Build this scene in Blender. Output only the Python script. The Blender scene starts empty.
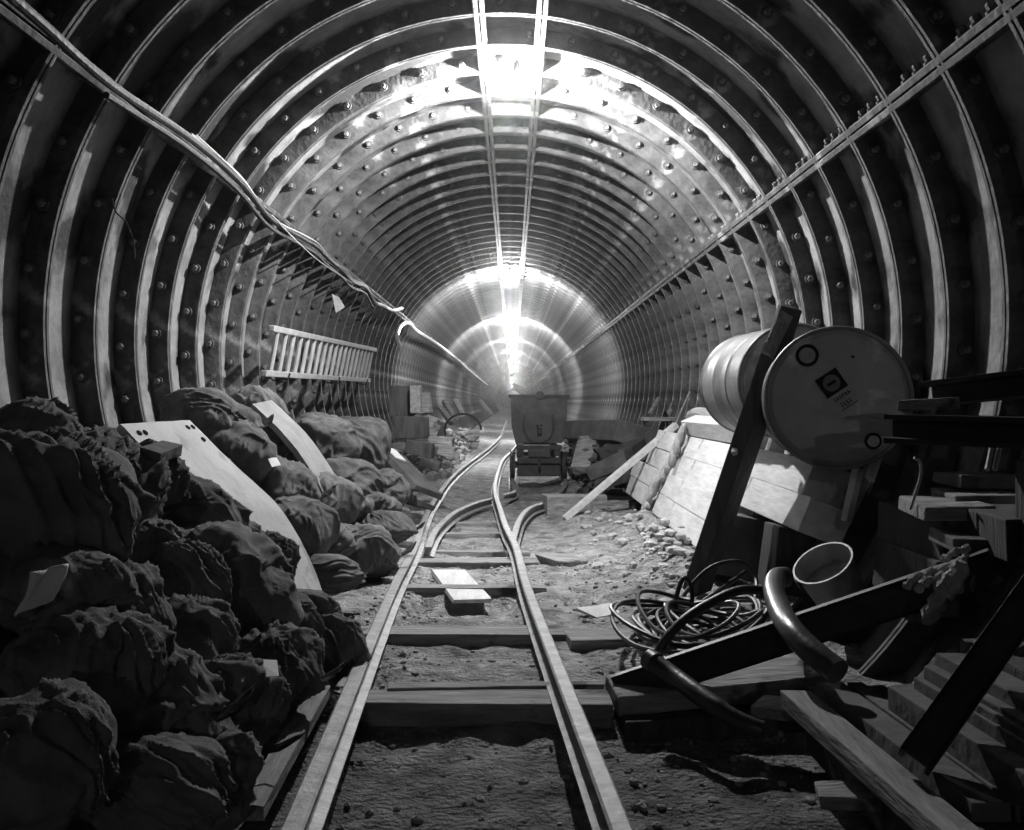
import bpy, bmesh, math, random
from mathutils import Vector, Matrix, noise
SC = bpy.context.scene
COL = SC.collection
R_ = math.radians

# ------------------------------------------------------------------ camera, world, exposure
F, CX, CY, H = 1045.0, 512.0, 402.0, 0.92          # focal length in px, tunnel vanishing point, eye height
cd = bpy.data.cameras.new('camera'); cam = bpy.data.objects.new('camera', cd); COL.objects.link(cam)
cam.location = (0, 0, H); cam.rotation_euler = (R_(90), 0, 0)
cd.sensor_width = 36; cd.sensor_fit = 'HORIZONTAL'; cd.lens = 36*F/1024
cd.shift_x = 0.0; cd.shift_y = -(415-CY)/1024; cd.clip_start = .05; cd.clip_end = 300
SC.camera = cam
SC.view_settings.view_transform = 'Standard'; SC.view_settings.look = 'None'
SC.view_settings.gamma = 1; SC.view_settings.use_curve_mapping = False
SC.view_settings.exposure = 0.0
SC.display_settings.display_device = 'sRGB'
W = bpy.data.worlds.new('world'); SC.world = W; W.use_nodes = True
wn = W.node_tree.nodes; wn['Background'].inputs[0].default_value = (.5, .5, .5, 1); wn['Background'].inputs[1].default_value = .0
HAZE = 0.001
vs = wn.new('ShaderNodeVolumeScatter'); vs.inputs['Color'].default_value = (1, 1, 1, 1)
vs.inputs['Density'].default_value = HAZE; vs.inputs['Anisotropy'].default_value = .965
W.node_tree.links.new(vs.outputs[0], wn['World Output'].inputs['Volume'])
LAMPS = [(0.03, 6.70, 3.01, 1450)] + [(-.04, y, 3.01, p) for y, p in ((16.9, 1700), (26.4, 2200), (35.5, 900), (44.5, 900), (54, 600), (63.5, 600), (73, 600), (92, 600), (111, 600), (140, 600))] + [(0, -12, 2.9, 480)]  # last one is an unseen lamp added to lift drum face and sacks
AX, AZ, RI, DF = -.064, 1.23, 1.83, .10             # tunnel axis, flange inner radius, flange depth
PITCH = .508
SC.cycles.max_bounces = 7; SC.cycles.diffuse_bounces = 3; SC.cycles.volume_bounces = 0
SC.cycles.sample_clamp_indirect = 6

def P(u, v, Y): return Vector(((u-CX)/F*Y, Y, H-(v-CY)/F*Y))

# ------------------------------------------------------------------ materials
def mat(name, lo, hi, scale=6, rough=.8, bump=.3, bscale=None, metal=0, stretch=(1, 1, 1), detail=8, spots=None, spec=.4, bdist=.02):
    m = bpy.data.materials.new(name); m.use_nodes = True
    n, l = m.node_tree.nodes, m.node_tree.links
    b = n['Principled BSDF']
    tc = n.new('ShaderNodeTexCoord'); mp = n.new('ShaderNodeMapping'); mp.inputs['Scale'].default_value = stretch
    l.new(tc.outputs['Object'], mp.inputs[0])
    nz = n.new('ShaderNodeTexNoise'); nz.inputs['Scale'].default_value = scale; nz.inputs['Detail'].default_value = detail; nz.inputs['Roughness'].default_value = .65
    l.new(mp.outputs[0], nz.inputs['Vector'])
    cr = n.new('ShaderNodeValToRGB'); e = cr.color_ramp.elements
    e[0].position = .32; e[0].color = (lo, lo, lo, 1); e[1].position = .68; e[1].color = (hi, hi, hi, 1)
    l.new(nz.outputs['Fac'], cr.inputs[0]); out = cr.outputs[0]
    if spots:
        val, thr, sc = spots
        n2 = n.new('ShaderNodeTexNoise'); n2.inputs['Scale'].default_value = sc; n2.inputs['Detail'].default_value = 6
        l.new(tc.outputs['Object'], n2.inputs['Vector'])
        r2 = n.new('ShaderNodeValToRGB'); r2.color_ramp.elements[0].position = thr; r2.color_ramp.elements[1].position = thr+.07
        l.new(n2.outputs['Fac'], r2.inputs[0])
        mx = n.new('ShaderNodeMix'); mx.data_type = 'RGBA'
        l.new(r2.outputs[0], mx.inputs[0]); l.new(out, mx.inputs[6]); mx.inputs[7].default_value = (val, val, val, 1); out = mx.outputs[2]
    l.new(out, b.inputs['Base Color'])
    b.inputs['Roughness'].default_value = rough; b.inputs['Metallic'].default_value = metal; b.inputs['Specular IOR Level'].default_value = spec
    if bump:
        nb = n.new('ShaderNodeTexNoise'); nb.inputs['Scale'].default_value = bscale or scale*5; nb.inputs['Detail'].default_value = 6
        l.new(mp.outputs[0], nb.inputs['Vector'])
        bp = n.new('ShaderNodeBump'); bp.inputs['Strength'].default_value = bump; bp.inputs['Distance'].default_value = bdist
        l.new(nb.outputs['Fac'], bp.inputs['Height']); l.new(bp.outputs[0], b.inputs['Normal'])
    return m
M = {
 'iron':   mat('cast_iron', .03, .12, 7, .7, .35, 30, spots=(.28, .58, 3.5), spec=.2),
 'skin':   mat('cast_iron_skin', .12, .30, 5, .75, .4, 25, spots=(.03, .53, 2.2), spec=.25),
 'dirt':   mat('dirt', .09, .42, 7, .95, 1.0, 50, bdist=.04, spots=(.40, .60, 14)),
 'heap':   mat('spoil', .04, .10, 8, 1, .8, 30),
 'burlap': mat('burlap', .09, .20, 7, .95, .5, 190, bdist=.006, detail=10, spec=.15),
 'burlap2':mat('burlap_pale', .08, .20, 7, .95, .5, 190, bdist=.006, detail=10, spec=.15),
 'burlap3':mat('burlap_dull', .05, .13, 7, .95, .5, 190, bdist=.006, detail=10, spec=.15),
 'tie':    mat('string', .25, .4, 20, .9, .2),
 'wood':   mat('pale_timber', .40, .62, 3, .85, .25, 10, stretch=(6, .8, 6), spots=(.22, .66, 5)),
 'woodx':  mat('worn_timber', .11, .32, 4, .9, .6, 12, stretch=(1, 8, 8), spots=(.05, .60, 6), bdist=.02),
 'woody':  mat('weathered_timber', .12, .30, 4, .9, .5, 12, stretch=(7, 1, 7), spots=(.08, .62, 5)),
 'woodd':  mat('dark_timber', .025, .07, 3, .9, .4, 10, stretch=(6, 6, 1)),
 'block':  mat('grey_timber', .045, .12, 5, .9, .4, 18),  # timber colour darkened to carry shade from the joists and stack
 'steel':  mat('rail_steel', .16, .32, 14, .62, .2, 60, metal=.15, spots=(.40, .66, 14), spec=.4),
 'dsteel': mat('dark_steel', .012, .04, 9, .55, .12, 40, metal=.2),
 'drum':   mat('drum_paint', .30, .42, 6, .5, .1, 40, spots=(.66, .56, 4.2), metal=.1),
 'drumside': mat('drum_side', .13, .24, 5, .5, .1, 30, metal=.2, spots=(.05, .63, 6)),
 'ink':    mat('dark_ink', .015, .03, 8, .9, 0, spec=.03),
 'emblem': mat('pale_emblem', .13, .19, 9, .7, 0),
 'tub':    mat('tub_plate', .035, .08, 7, .7, .3, 30),
 'tubd':   mat('tub_frame', .02, .05, 9, .7, .3, 30),
 'rubber': mat('black_rubber', .012, .03, 12, .45, .1, 60),
 'pipe':   mat('pipe_rubber', .03, .06, 12, .35, .1, 50),
 'zinc':   mat('galvanised', .20, .42, 8, .6, .2, 30, metal=.2),
 'paper':  mat('paper', .70, .80, 8, .8, .1, 20),
 'canvas': mat('canvas', .22, .36, 12, .95, .5, 90),
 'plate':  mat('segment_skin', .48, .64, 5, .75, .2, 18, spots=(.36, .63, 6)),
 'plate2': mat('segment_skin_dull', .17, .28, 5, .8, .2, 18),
 'ladder': mat('ladder_wood', .26, .40, 8, .8, .1, 30),
 'cable':  mat('cable_sheath', .015, .04, 10, .6, .3, 40),
 'wire':   mat('bright_wire', .45, .65, 20, .45, .1, 50, metal=.3),
 'pale':   mat('pale_rubble', .24, .52, 8, .95, .6, 30),
 'stone':  mat('rubble_stone', .14, .34, 8, .95, .6, 30),
}
def near_dim_zone(m):                                        # fading light near the viewer painted into muddy floor colour; pale dust beyond
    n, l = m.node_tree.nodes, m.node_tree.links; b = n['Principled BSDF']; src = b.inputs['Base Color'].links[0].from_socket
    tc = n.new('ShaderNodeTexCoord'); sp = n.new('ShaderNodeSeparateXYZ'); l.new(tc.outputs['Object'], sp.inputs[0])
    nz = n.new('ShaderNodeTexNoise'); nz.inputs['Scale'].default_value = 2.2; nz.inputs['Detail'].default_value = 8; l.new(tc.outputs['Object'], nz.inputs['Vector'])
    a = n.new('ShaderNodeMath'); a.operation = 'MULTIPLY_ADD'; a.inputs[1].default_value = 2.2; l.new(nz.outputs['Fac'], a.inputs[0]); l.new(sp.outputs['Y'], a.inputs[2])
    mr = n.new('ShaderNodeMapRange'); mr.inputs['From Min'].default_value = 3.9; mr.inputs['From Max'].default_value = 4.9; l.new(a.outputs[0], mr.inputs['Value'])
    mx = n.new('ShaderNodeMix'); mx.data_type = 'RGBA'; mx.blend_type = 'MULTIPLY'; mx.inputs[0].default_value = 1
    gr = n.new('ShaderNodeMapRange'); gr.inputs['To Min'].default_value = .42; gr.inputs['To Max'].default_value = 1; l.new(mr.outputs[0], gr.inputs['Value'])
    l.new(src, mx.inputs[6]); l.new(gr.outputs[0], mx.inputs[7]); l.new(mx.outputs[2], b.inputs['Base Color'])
near_dim_zone(M['dirt'])
def emis(name, s):
    m = bpy.data.materials.new(name); m.use_nodes = True; b = m.node_tree.nodes['Principled BSDF']
    b.inputs['Base Color'].default_value = (.9, .9, .9, 1); b.inputs['Emission Color'].default_value = (1, 1, 1, 1); b.inputs['Emission Strength'].default_value = s
    return m
M['bulb'] = emis('lit_bulb', 60)

# ------------------------------------------------------------------ mesh helpers
class MB:
    def __init__(s): s.bm = bmesh.new()
    def raw(s, vs, fs, sm=False):
        vv = [s.bm.verts.new(v) for v in vs]
        for f in fs:
            try:
                ff = s.bm.faces.new([vv[i] for i in f]); ff.smooth = sm
            except ValueError: pass
        return s
    def box(s, mtx, size, bev=.006, jit=0, seed=0):
        t = bmesh.new(); bmesh.ops.create_cube(t, size=1)
        rnd = random.Random(seed)
        for v in t.verts:
            v.co = Vector((v.co.x*size[0], v.co.y*size[1], v.co.z*size[2]))
            if jit: v.co += Vector((rnd.uniform(-jit, jit), rnd.uniform(-jit, jit), rnd.uniform(-jit, jit)))
        if bev: bmesh.ops.bevel(t, geom=list(t.edges), offset=min(bev, min(size)*.3), segments=2, affect='EDGES', profile=.6)
        t.verts.index_update()
        return s.raw([mtx @ v.co for v in t.verts], [[v.index for v in f.verts] for f in t.faces]) or t.free()
    def beam(s, p0, p1, w, h, roll=0, bev=.006, jit=.004, seed=0):
        p0, p1 = Vector(p0), Vector(p1); L = (p1-p0).length
        return s.box(frame(p0, p1, roll), (w, L, h), bev, jit, seed)
    def tube(s, pts, r, n=10, closed=False, cap=True):
        pts = [Vector(p) for p in pts]; rings = []; up = None; N = len(pts)
        for i, p in enumerate(pts):
            a = pts[(i-1) % N] if (closed or i > 0) else p
            b = pts[(i+1) % N] if (closed or i < N-1) else p
            d = (b-a).normalized()
            if up is None: up = Vector((0, 0, 1)) if abs(d.z) < .9 else Vector((1, 0, 0))
            sx = d.cross(up).normalized(); up = sx.cross(d).normalized()
            rr = r[i] if isinstance(r, (list, tuple)) else r
            rings.append([p + sx*math.cos(t*2*math.pi/n)*rr + up*math.sin(t*2*math.pi/n)*rr for t in range(n)])
        vs = [v for g in rings for v in g]; fs = []
        for i in range(N if closed else N-1):
            for j in range(n):
                a, b = i*n, ((i+1) % N)*n
                fs.append((a+j, a+(j+1) % n, b+(j+1) % n, b+j))
        if cap and not closed: fs += [tuple(range(n))[::-1], tuple(range((N-1)*n, N*n))]
        return s.raw(vs, fs, True)
    def lathe(s, prof, n=40, mtx=Matrix()):             # prof: (radius, y) about local Y
        vs = []; fs = []; k = len(prof)
        for i in range(n):
            a = i*2*math.pi/n
            vs += [mtx @ Vector((max(r, 1e-4)*math.cos(a), y, max(r, 1e-4)*math.sin(a))) for r, y in prof]
        for i in range(n):
            for j in range(k-1):
                a, b = i*k, ((i+1) % n)*k
                fs.append((a+j, a+j+1, b+j+1, b+j))
        return s.raw(vs, fs, True)
    def sweep(s, prof, pts):                            # closed 2-D profile (x across, z up) along a mostly horizontal path
        N, k = len(pts), len(prof); vs = []; fs = []
        for i, p in enumerate(pts):
            d = (Vector(pts[min(i+1, N-1)])-Vector(pts[max(i-1, 0)])); d.z = 0; d.normalize(); sx = Vector((d.y, -d.x, 0))
            vs += [Vector(p)+sx*a+Vector((0, 0, b)) for a, b in prof]
        for i in range(N-1):
            for j in range(k): fs.append((i*k+j, i*k+(j+1) % k, (i+1)*k+(j+1) % k, (i+1)*k+j))
        fs += [tuple(range(k))[::-1], tuple(range((N-1)*k, N*k))]
        return s.raw(vs, fs)
    def build(s, name, m, parent=None, label=None, cat=None, group=None, kind=None, sharp=35):
        bmesh.ops.recalc_face_normals(s.bm, faces=list(s.bm.faces))
        vs = [v.co for v in s.bm.verts]
        if parent is None:
            xs = [v.x for v in vs]; ys = [v.y for v in vs]; zs = [v.z for v in vs]
            org = Vector(((min(xs)+max(xs))/2, (min(ys)+max(ys))/2, min(zs)))
            if kind == 'structure' : org = Vector((0, 0, 0))
        else: org = wloc(parent)
        for v in s.bm.verts: v.co -= org
        me = bpy.data.meshes.new(name); s.bm.to_mesh(me); s.bm.free()
        me.materials.append(M[m] if isinstance(m, str) else m)
        if sharp and any(p.use_smooth for p in me.polygons): me.set_sharp_from_angle(angle=R_(sharp))
        o = bpy.data.objects.new(name, me); COL.objects.link(o)
        if parent is None: o.location = org
        else: o.parent = parent
        tag(o, label, cat, group, kind); return o
def wloc(o):
    v = Vector(o.location)
    while o.parent: o = o.parent; v += Vector(o.location)
    return v
def tag(o, label=None, cat=None, group=None, kind=None):
    if label: o['label'] = label
    if cat: o['category'] = cat
    if group: o['group'] = group
    if kind: o['kind'] = kind
    return o
def thing(name, loc, label, cat, group=None):
    o = bpy.data.objects.new(name, None); COL.objects.link(o); o.location = loc; o.empty_display_size = .1
    return tag(o, label, cat, group)
def frame(p0, p1, roll=0):                              # local Y runs from p0 to p1, local Z as near up as it can be
    p0, p1 = Vector(p0), Vector(p1); y = (p1-p0).normalized()
    up = Vector((0, 0, 1)) if abs(y.z) < .95 else Vector((0, 1, 0))
    x = y.cross(up).normalized(); z = x.cross(y)
    m = Matrix((x, y, z)).transposed().to_4x4()
    return Matrix.Translation((p0+p1)/2) @ m @ Matrix.Rotation(roll, 4, 'Y')
def crom(pts, n=8, closed=False):
    pts = [Vector(p) for p in pts]; out = []; N = len(pts)
    for i in range(N if closed else N-1):
        g = (lambda k: pts[k % N]) if closed else (lambda k: pts[max(0, min(N-1, k))])
        a, b, c, d = g(i-1), g(i), g(i+1), g(i+2)
        for k in range(n):
            t = k/n
            out.append(.5*((2*b)+(c-a)*t+(2*a-5*b+4*c-d)*t*t+(3*b-a-3*c+d)*t**3))
    if not closed: out.append(pts[-1])
    return out
def lerp(tab, x):
    if x <= tab[0][0]: return tab[0][1]
    for (a, b), (c, d) in zip(tab, tab[1:]):
        if x <= c: return b+(d-b)*(x-a)/(c-a)
    return tab[-1][1]
def fbm(x, y, z=0, o=4): return noise.fractal(Vector((x, y, z)), 1.0, 2.0, o)

# ------------------------------------------------------------------ ground
def zrail(Y): return lerp([(0, .085), (2.2, .07), (5.1, 0.0), (12, .02), (80, .02)], Y)
def zbase(Y): return lerp([(-3, -.12), (3.15, -.12), (3.3, -.085), (4.35, -.10), (4.5, -.10), (7, -.10), (12, -.08), (80, -.08)], Y)
def gz(x, y):
    z = zbase(y) + .028*fbm(x*1.7, y*1.7, 3) + .015*fbm(x*9, y*9, 8, 4)
    if x > .38: z += .05*min(1, (x-.38)/.25)*lerp([(3.2, 0), (3.8, 1)], y)
    z += .13*max(0, 1-abs(x-1.0)/.28)*max(0, min(1, (y-4.9)/.7, (8.6-y)/.8))*(1+.5*fbm(x*4, y*4, 2))
    if -.53 < x < .03 and 4.9 < y < 5.6: z -= .075*min(1, 4*(1-abs(y-5.25)/.35), 6*(1-abs(x+.25)/.28))
    if x < -.5: z += .04*min(1, (-.5-x)/.3)
    return z
def build_floor():
    ys = []; y = -16.0
    while y < 200:
        ys.append(y); y += .25 if y < 1.6 else (.018+.004*max(0, y-2) if y < 14 else (.35 if y < 60 else 2))
    nx = 110; xs = [-1.75+3.4*i/nx for i in range(nx+1)]
    vs = [(x, y, gz(x, y)) for y in ys for x in xs]; n = nx+1
    fs = [(j*n+i, j*n+i+1, (j+1)*n+i+1, (j+1)*n+i) for j in range(len(ys)-1) for i in range(nx)]
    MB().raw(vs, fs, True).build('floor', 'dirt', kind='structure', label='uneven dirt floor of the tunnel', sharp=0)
build_floor()

# ------------------------------------------------------------------ tunnel lining
Y0, Y1 = -16.0, 200.0
def arc(a0, a1, r, n): return [(AX+r*math.cos(R_(a0+(a1-a0)*i/n)), AZ+r*math.sin(R_(a0+(a1-a0)*i/n))) for i in range(n+1)]
def skin(name, a0, a1, n):
    ys = [Y0+(Y1-Y0)*i/40 for i in range(41)]; vs = []; fs = []
    a = arc(a0, a1, RI+DF, n)+arc(a1, a0, RI+DF+.03, n); k = len(a)
    for y in ys: vs += [(x, y, z) for x, z in a]
    for j in range(40):
        for i in range(k): fs.append((j*k+i, j*k+(i+1) % k, (j+1)*k+(i+1) % k, (j+1)*k+i))
    MB().raw(vs, fs, True).build(name, 'skin', kind='structure', sharp=50)
JR, JL, KR, KL = 29.3, 148.4, 82.8, 93.7
skin('wall_right', -56, JR, 40); skin('ceiling', JR, JL, 60); skin('wall_left', JL, 236, 40)
bpy.data.objects['ceiling']['label'] = 'dark cast iron crown plates of the tunnel'
bpy.data.objects['wall_left']['label'] = 'left wall of the tunnel, dark iron plates between ribs'
bpy.data.objects['wall_right']['label'] = 'right wall of the tunnel, dark iron plates between ribs'
def joint(idx, ang, label):                             # two longitudinal flanges bolted face to face
    mb = MB(); c, s_ = math.cos(R_(ang)), math.sin(R_(ang))
    def q(r, t, y): return (AX+r*c-t*s_, y, AZ+r*s_+t*c)
    for t0, t1 in ((-.034, -.0035), (.0035, .034)):
        pr = [(RI+DF+.01, t0), (RI+.006, t0), (RI-.001, t0+.006), (RI-.001, t1-.003), (RI+.002, t1), (RI+DF+.01, t1)]
        if t0 > 0: pr = [(RI+DF+.01, t0), (RI+.002, t0), (RI-.001, t0+.003), (RI-.001, t1-.006), (RI+.006, t1), (RI+DF+.01, t1)]
        vs = [q(r, t, y) for y in (Y0, Y1) for r, t in pr]; k = len(pr)
        mb.raw(vs, [(i, (i+1) % k, k+(i+1) % k, k+i) for i in range(k)])
    o = mb.build('trim_%d' % idx, 'iron', kind='structure', label=label)
    return o
joints = [joint(1, JR, 'lengthwise bolted joint along the right haunch'), joint(2, JL, 'lengthwise bolted joint along the left haunch under the cable'),
          joint(3, KR, 'right edge of the crown key plates'), joint(4, KL, 'left edge of the crown key plates')]
def ring_mesh(n):
    mb = MB(); a0, a1 = -56, 236
    for t0, t1, gi in ((-.036, -.0035, 1), (.0035, .036, 0)):
        if gi: pr = [(RI+DF+.01, t0), (RI+.012, t0+.004), (RI, t0+.010), (RI, t1-.003), (RI+.003, t1), (RI+DF+.01, t1)]
        else:  pr = [(RI+DF+.01, t0), (RI+.003, t0), (RI, t0+.003), (RI, t1-.010), (RI+.012, t1-.004), (RI+DF+.01, t1)]
        vs = []; fs = []; k = len(pr)
        for i in range(n+1):
            a = R_(a0+(a1-a0)*i/n); vs += [(AX+r*math.cos(a), t, AZ+r*math.sin(a)) for r, t in pr]
        for i in range(n):
            for j in range(k-1): fs.append((i*k+j, i*k+j+1, (i+1)*k+j+1, (i+1)*k+j))
        mb.raw(vs, fs, True)
    bmesh.ops.recalc_face_normals(mb.bm, faces=list(mb.bm.faces))
    me = bpy.data.meshes.new('ring'); mb.bm.to_mesh(me); mb.bm.free(); me.materials.append(M['iron']); me.set_sharp_from_angle(angle=R_(28)); return me
def bolt_bm(mb, x, y, z, turn=0, n=6):
    mtx = Matrix.Translation((x, y, z)) @ Matrix.Rotation(turn, 4, 'Y')
    mb.lathe([(0, -.013), (.027, -.013), (.029, 0)], 12 if n == 6 else 8, mtx)
    mb.lathe([(0, -.037), (.014, -.037), (.0185, -.031), (.0185, -.012)], n, mtx)
    return mb
def mesh_of(mb, m):
    bmesh.ops.recalc_face_normals(mb.bm, faces=list(mb.bm.faces)); me = bpy.data.meshes.new('bolt'); mb.bm.to_mesh(me); mb.bm.free()
    me.materials.append(M[m]); me.set_sharp_from_angle(angle=R_(30)); return me
RING = ring_mesh(144); RINGF = ring_mesh(80)
BOLT = mesh_of(bolt_bm(MB(), 0, 0, 0), 'iron')
RB = RI+.058; BANG = [-6+8*i for i in range(25)]
ff = MB()
for a in BANG: bolt_bm(ff, AX+RB*math.cos(R_(a)), 0, AZ+RB*math.sin(R_(a)), 0, 5)
BOLTS = mesh_of(ff, 'iron')
def ringlabel(k): return 'bolted iron rib of the tunnel lining, one of many alike receding into the tunnel'
idx = 5; k = 0
while True:
    y = (k+.36)*PITCH - 2*PITCH; k += 1
    if y > 58: break
    o = bpy.data.objects.new('trim_%d' % idx, RING if y < 16 else RINGF); COL.objects.link(o); o.location = (0, y, 0)
    tag(o, ringlabel(k), None, 'iron ribs of the tunnel lining', 'structure'); idx += 1
    if 2.2 < y < 9.6:
        for a in BANG:
            a2 = a + (3 if k % 2 else 0)
            if min(abs(a2-JR), abs(a2-JL), abs(a2-KL), abs(a2-KR)) < 2.0: continue
            b = bpy.data.objects.new('bolt', BOLT); COL.objects.link(b); b.parent = o
            b.location = (AX+RB*math.cos(R_(a2)), -.036, AZ+RB*math.sin(R_(a2)))
    elif 9.6 <= y < 30:
        b = bpy.data.objects.new('bolt', BOLTS); COL.objects.link(b); b.parent = o; b.location = (0, -.036, 0); b['kind'] = 'stuff'
mb = MB()
for j in range(120):
    t = bmesh.new(); t.from_mesh(RINGF); t.verts.index_update(); yy = (k-2+.36+j)*PITCH
    mb.raw([v.co+Vector((0, yy-PITCH, 0)) for v in t.verts], [[v.index for v in f.verts] for f in t.faces], True); t.free()
mb.build('trim_%d' % idx, 'iron', kind='structure', label='far run of ribs near the tunnel end')
# bolts along the haunch joints
for jo, ang, sg in ((joints[0], JR, 1),):
    c, s_ = math.cos(R_(ang)), math.sin(R_(ang)); tv = Vector((-s_, 0, c))*sg
    for kk in range(6, 16):
        for f_ in (.28, .5, .72):
            y = (kk+.36+f_)*PITCH; r = RI+.05
            b = bpy.data.objects.new('bolt', BOLT); COL.objects.link(b); b.parent = jo
            b.location = Vector((AX+r*c, y, AZ+r*s_))+tv*.034
            b.rotation_euler = Vector((0, -1, 0)).rotation_difference(tv).to_euler()

# ------------------------------------------------------------------ lamps
LL = ['glaring bare bulb at the crown, nearest and brightest of the tunnel lamps', 'bare bulb at the crown, second lamp along the tunnel',
      'bare bulb at the crown, third lamp along the tunnel', 'bare bulb at the crown, fourth lamp along the tunnel', 'bare bulb at the crown, fifth lamp along the tunnel',
      'bare bulb at the crown, sixth lamp along the tunnel', 'bare bulb at the crown, seventh lamp along the tunnel', 'bare bulb at the crown, eighth lamp along the tunnel',
      'tiny far bulb at the crown, third from the tunnel end', 'tiny far bulb at the crown, second from the tunnel end', 'tiny far bulb at the crown, last before the tunnel end', 'unseen bulb added behind the viewer to lift the drum head and sacks']
for i, (x, y, z, pw) in enumerate(LAMPS):
    t = thing('hanging_lamp', (x, y, z), LL[i], 'lamp', 'lamps along the crown')
    m0 = Matrix.Translation((x, y, z)) @ Matrix.Rotation(R_(90), 4, 'X')
    MB().lathe([(.0001, -.055), (.02, -.05), (.03, -.03), (.031, -.01), (.022, .02), (.015, .04)], 20, m0).build('bulb', 'bulb', t)
    MB().lathe([(.015, .03), (.022, .03), (.022, .085), (.008, .1), (.0001, .1)], 16, m0).build('lamp_holder', 'dsteel', t)
    MB().tube([(x, y, z+.095), (x+.006, y, z+.14), (x, y, AZ+RI+DF+.01)], .005, 6).build('cord', 'rubber', t)
    ld = bpy.data.lights.new('bulb_light', 'POINT'); ld.energy = pw; ld.shadow_soft_size = .035
    lo = bpy.data.objects.new('bulb_light', ld); COL.objects.link(lo); lo.parent = t; lo.location = (0, 0, -.04)

# ------------------------------------------------------------------ cable along the left haunch
cpx = [(-20, -30), (40, 22), (110, 84), (191, 139), (240, 182), (270, 218), (301, 237), (316, 246), (330, 260), (342, 270), (352, 281), (366, 288), (374, 302), (383, 306), (393, 311), (402, 309)]
c2 = [(409, 323), (417, 331), (429, 338.6), (448, 352), (458, 360), (475, 375), (488, 385)]
XC = -1.56
def cpt(u, v, dx=0, dz=0): Y = -XC*F/(CX-u); p = P(u, v, Y); return Vector((XC+dx, p.y, p.z+dz))
t = thing('power_cable', cpt(191, 139), 'thick black cable with pale wires slung along the left haunch joint', 'cable')
MB().tube(crom([cpt(u, v) for u, v in cpx], 8), .019, 10).build('sheath', 'cable', t)
MB().tube(crom([cpt(u, v+2, -.015, -.035) for u, v in cpx[2:13]], 8), .014, 8).build('sheath', 'cable', t)
for q, (dx, dz, r) in enumerate(((.0, .022, .006), (.017, .013, .005), (-.013, .02, .004))):
    MB().tube(crom([cpt(u, v, dx+.008*math.sin(i*2.1+q), dz+.008*math.cos(i*1.7+q)) for i, (u, v) in enumerate(cpx) if i > 2], 8), r, 6).build('wire', 'wire', t, 'pale thin wire')
MB().tube(crom([cpt(268, 214, .02), cpt(290, 240, .02, .02), cpt(318, 262, .02), cpt(350, 283, .02)], 8), .004, 6).build('wire', 'wire', t, 'pale thin wire')
t = thing('far_cable', cpt(448, 352), 'pale looping wire beyond the cable on the left haunch', 'cable')
MB().tube(crom([cpt(400, 345), cpt(397, 336), cpt(401, 326)]+[cpt(u, v) for u, v in c2], 8), .03, 6).build('wire', 'wire', t)
# hanging scrap of wire on the left wall
MB().tube(crom([P(112, 198, 4.35), P(116, 212, 4.4), P(126, 222, 4.45), P(133, 240, 4.5), P(135, 258, 4.5)], 8), .004, 6).build('hanging_wire', 'dsteel', None, 'thin broken wire dangling from a rib on the dark left wall', 'wire')

# ------------------------------------------------------------------ railway
RAILP = [(a, b*.82) for a, b in [(-.04, -.085), (.04, -.085), (.04, -.077), (.008, -.066), (.007, -.03), (.022, -.022), (.024, -.006), (.018, 0), (-.018, 0), (-.024, -.006), (-.022, -.022), (-.007, -.03), (-.008, -.066), (-.04, -.077)]]
def onrail(u, v):
    Y = 6.0
    for _ in range(40): Y = F*(H-zrail(Y))/(v-CY)
    return Vector(((u-CX)/F*Y, Y, zrail(Y)))
def rail(px, label, pre=None, post=None):
    pts = [onrail(*p) for p in px]
    if pre: d = (pts[0]-pts[1]).normalized(); pts.insert(0, pts[0]+Vector((d.x, d.y, 0))*pre)
    if post: pts += [Vector(p) for p in post]
    return MB().sweep(RAILP, crom(pts, 8)).build('rail', 'steel', None, label, 'rail', 'light railway rails')
rail([(299, 810), (392, 590), (414.8, 546), (423, 522.6), (434.7, 499.4), (459.6, 469.5), (492.8, 444.6)], 'long left running rail curving away up the tunnel', 1.2, [(-.30, 30, .02), (-.30, 55, .02)])
rail([(615, 810), (528.5, 590), (516, 546), (506, 526), (499.4, 506), (495.5, 492.8), (496, 479.5), (502.8, 459.6), (514.4, 447)], 'long right running rail passing left of the mine tub', 1.2, [(.30, 30, .02), (.30, 55, .02)])
rail([(428, 547), (436, 529), (453, 513), (473, 503.4), (491, 498.3)], 'left siding rail branching off inside the running rails')
rail([(503, 494.4), (514.4, 491)], 'siding rail running under the left wheels of the mine tub', None, [(.005, 11.7, .02), (.005, 12.5, .02), (.005, 14.6, .02)])
rail([(513, 539), (519.4, 519), (529.3, 507.7), (546, 501), (562, 489)], 'right siding rail curving out to the right wheels of the mine tub', None, [(.61, 11.9, .02), (.615, 12.6, .02), (.615, 14.6, .02)])
MB().sweep([(-.03, -.02), (.03, -.02), (.03, .012), (.005, .016), (-.03, .012)], [P(250, 812, 2.33), P(290, 742, 2.82), P(328, 678, 3.5), P(338, 668, 3.62)]).build('iron_bar', 'woody', None, 'rough flat bar lying outside the left rail by the sandbags', 'bar')
def sleeper(name, u0, u1, v, h, w, m, label, dz=0, yaw=0, seed=0, over=0):
    Y = 4.0
    for _ in range(40): Y = F*(H-(zrail(Y)-.072+dz))/(v-CY)
    z = zrail(Y)-.072+dz; x0, x1 = (u0-CX)/F*Y, (u1-CX)/F*Y
    MB().beam((x0, Y+w/2, z-h/2), (x1, Y+w/2+yaw, z-h/2), w, h, 0, .006, .006, seed).build(name, m, None, label, 'sleeper', 'sleepers under the track')
sleeper('wooden_sleeper', 362, 612, 704, .13, .17, 'woodx', 'heavy split timber sleeper nearest the viewer, spanning both rails', seed=1)
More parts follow.
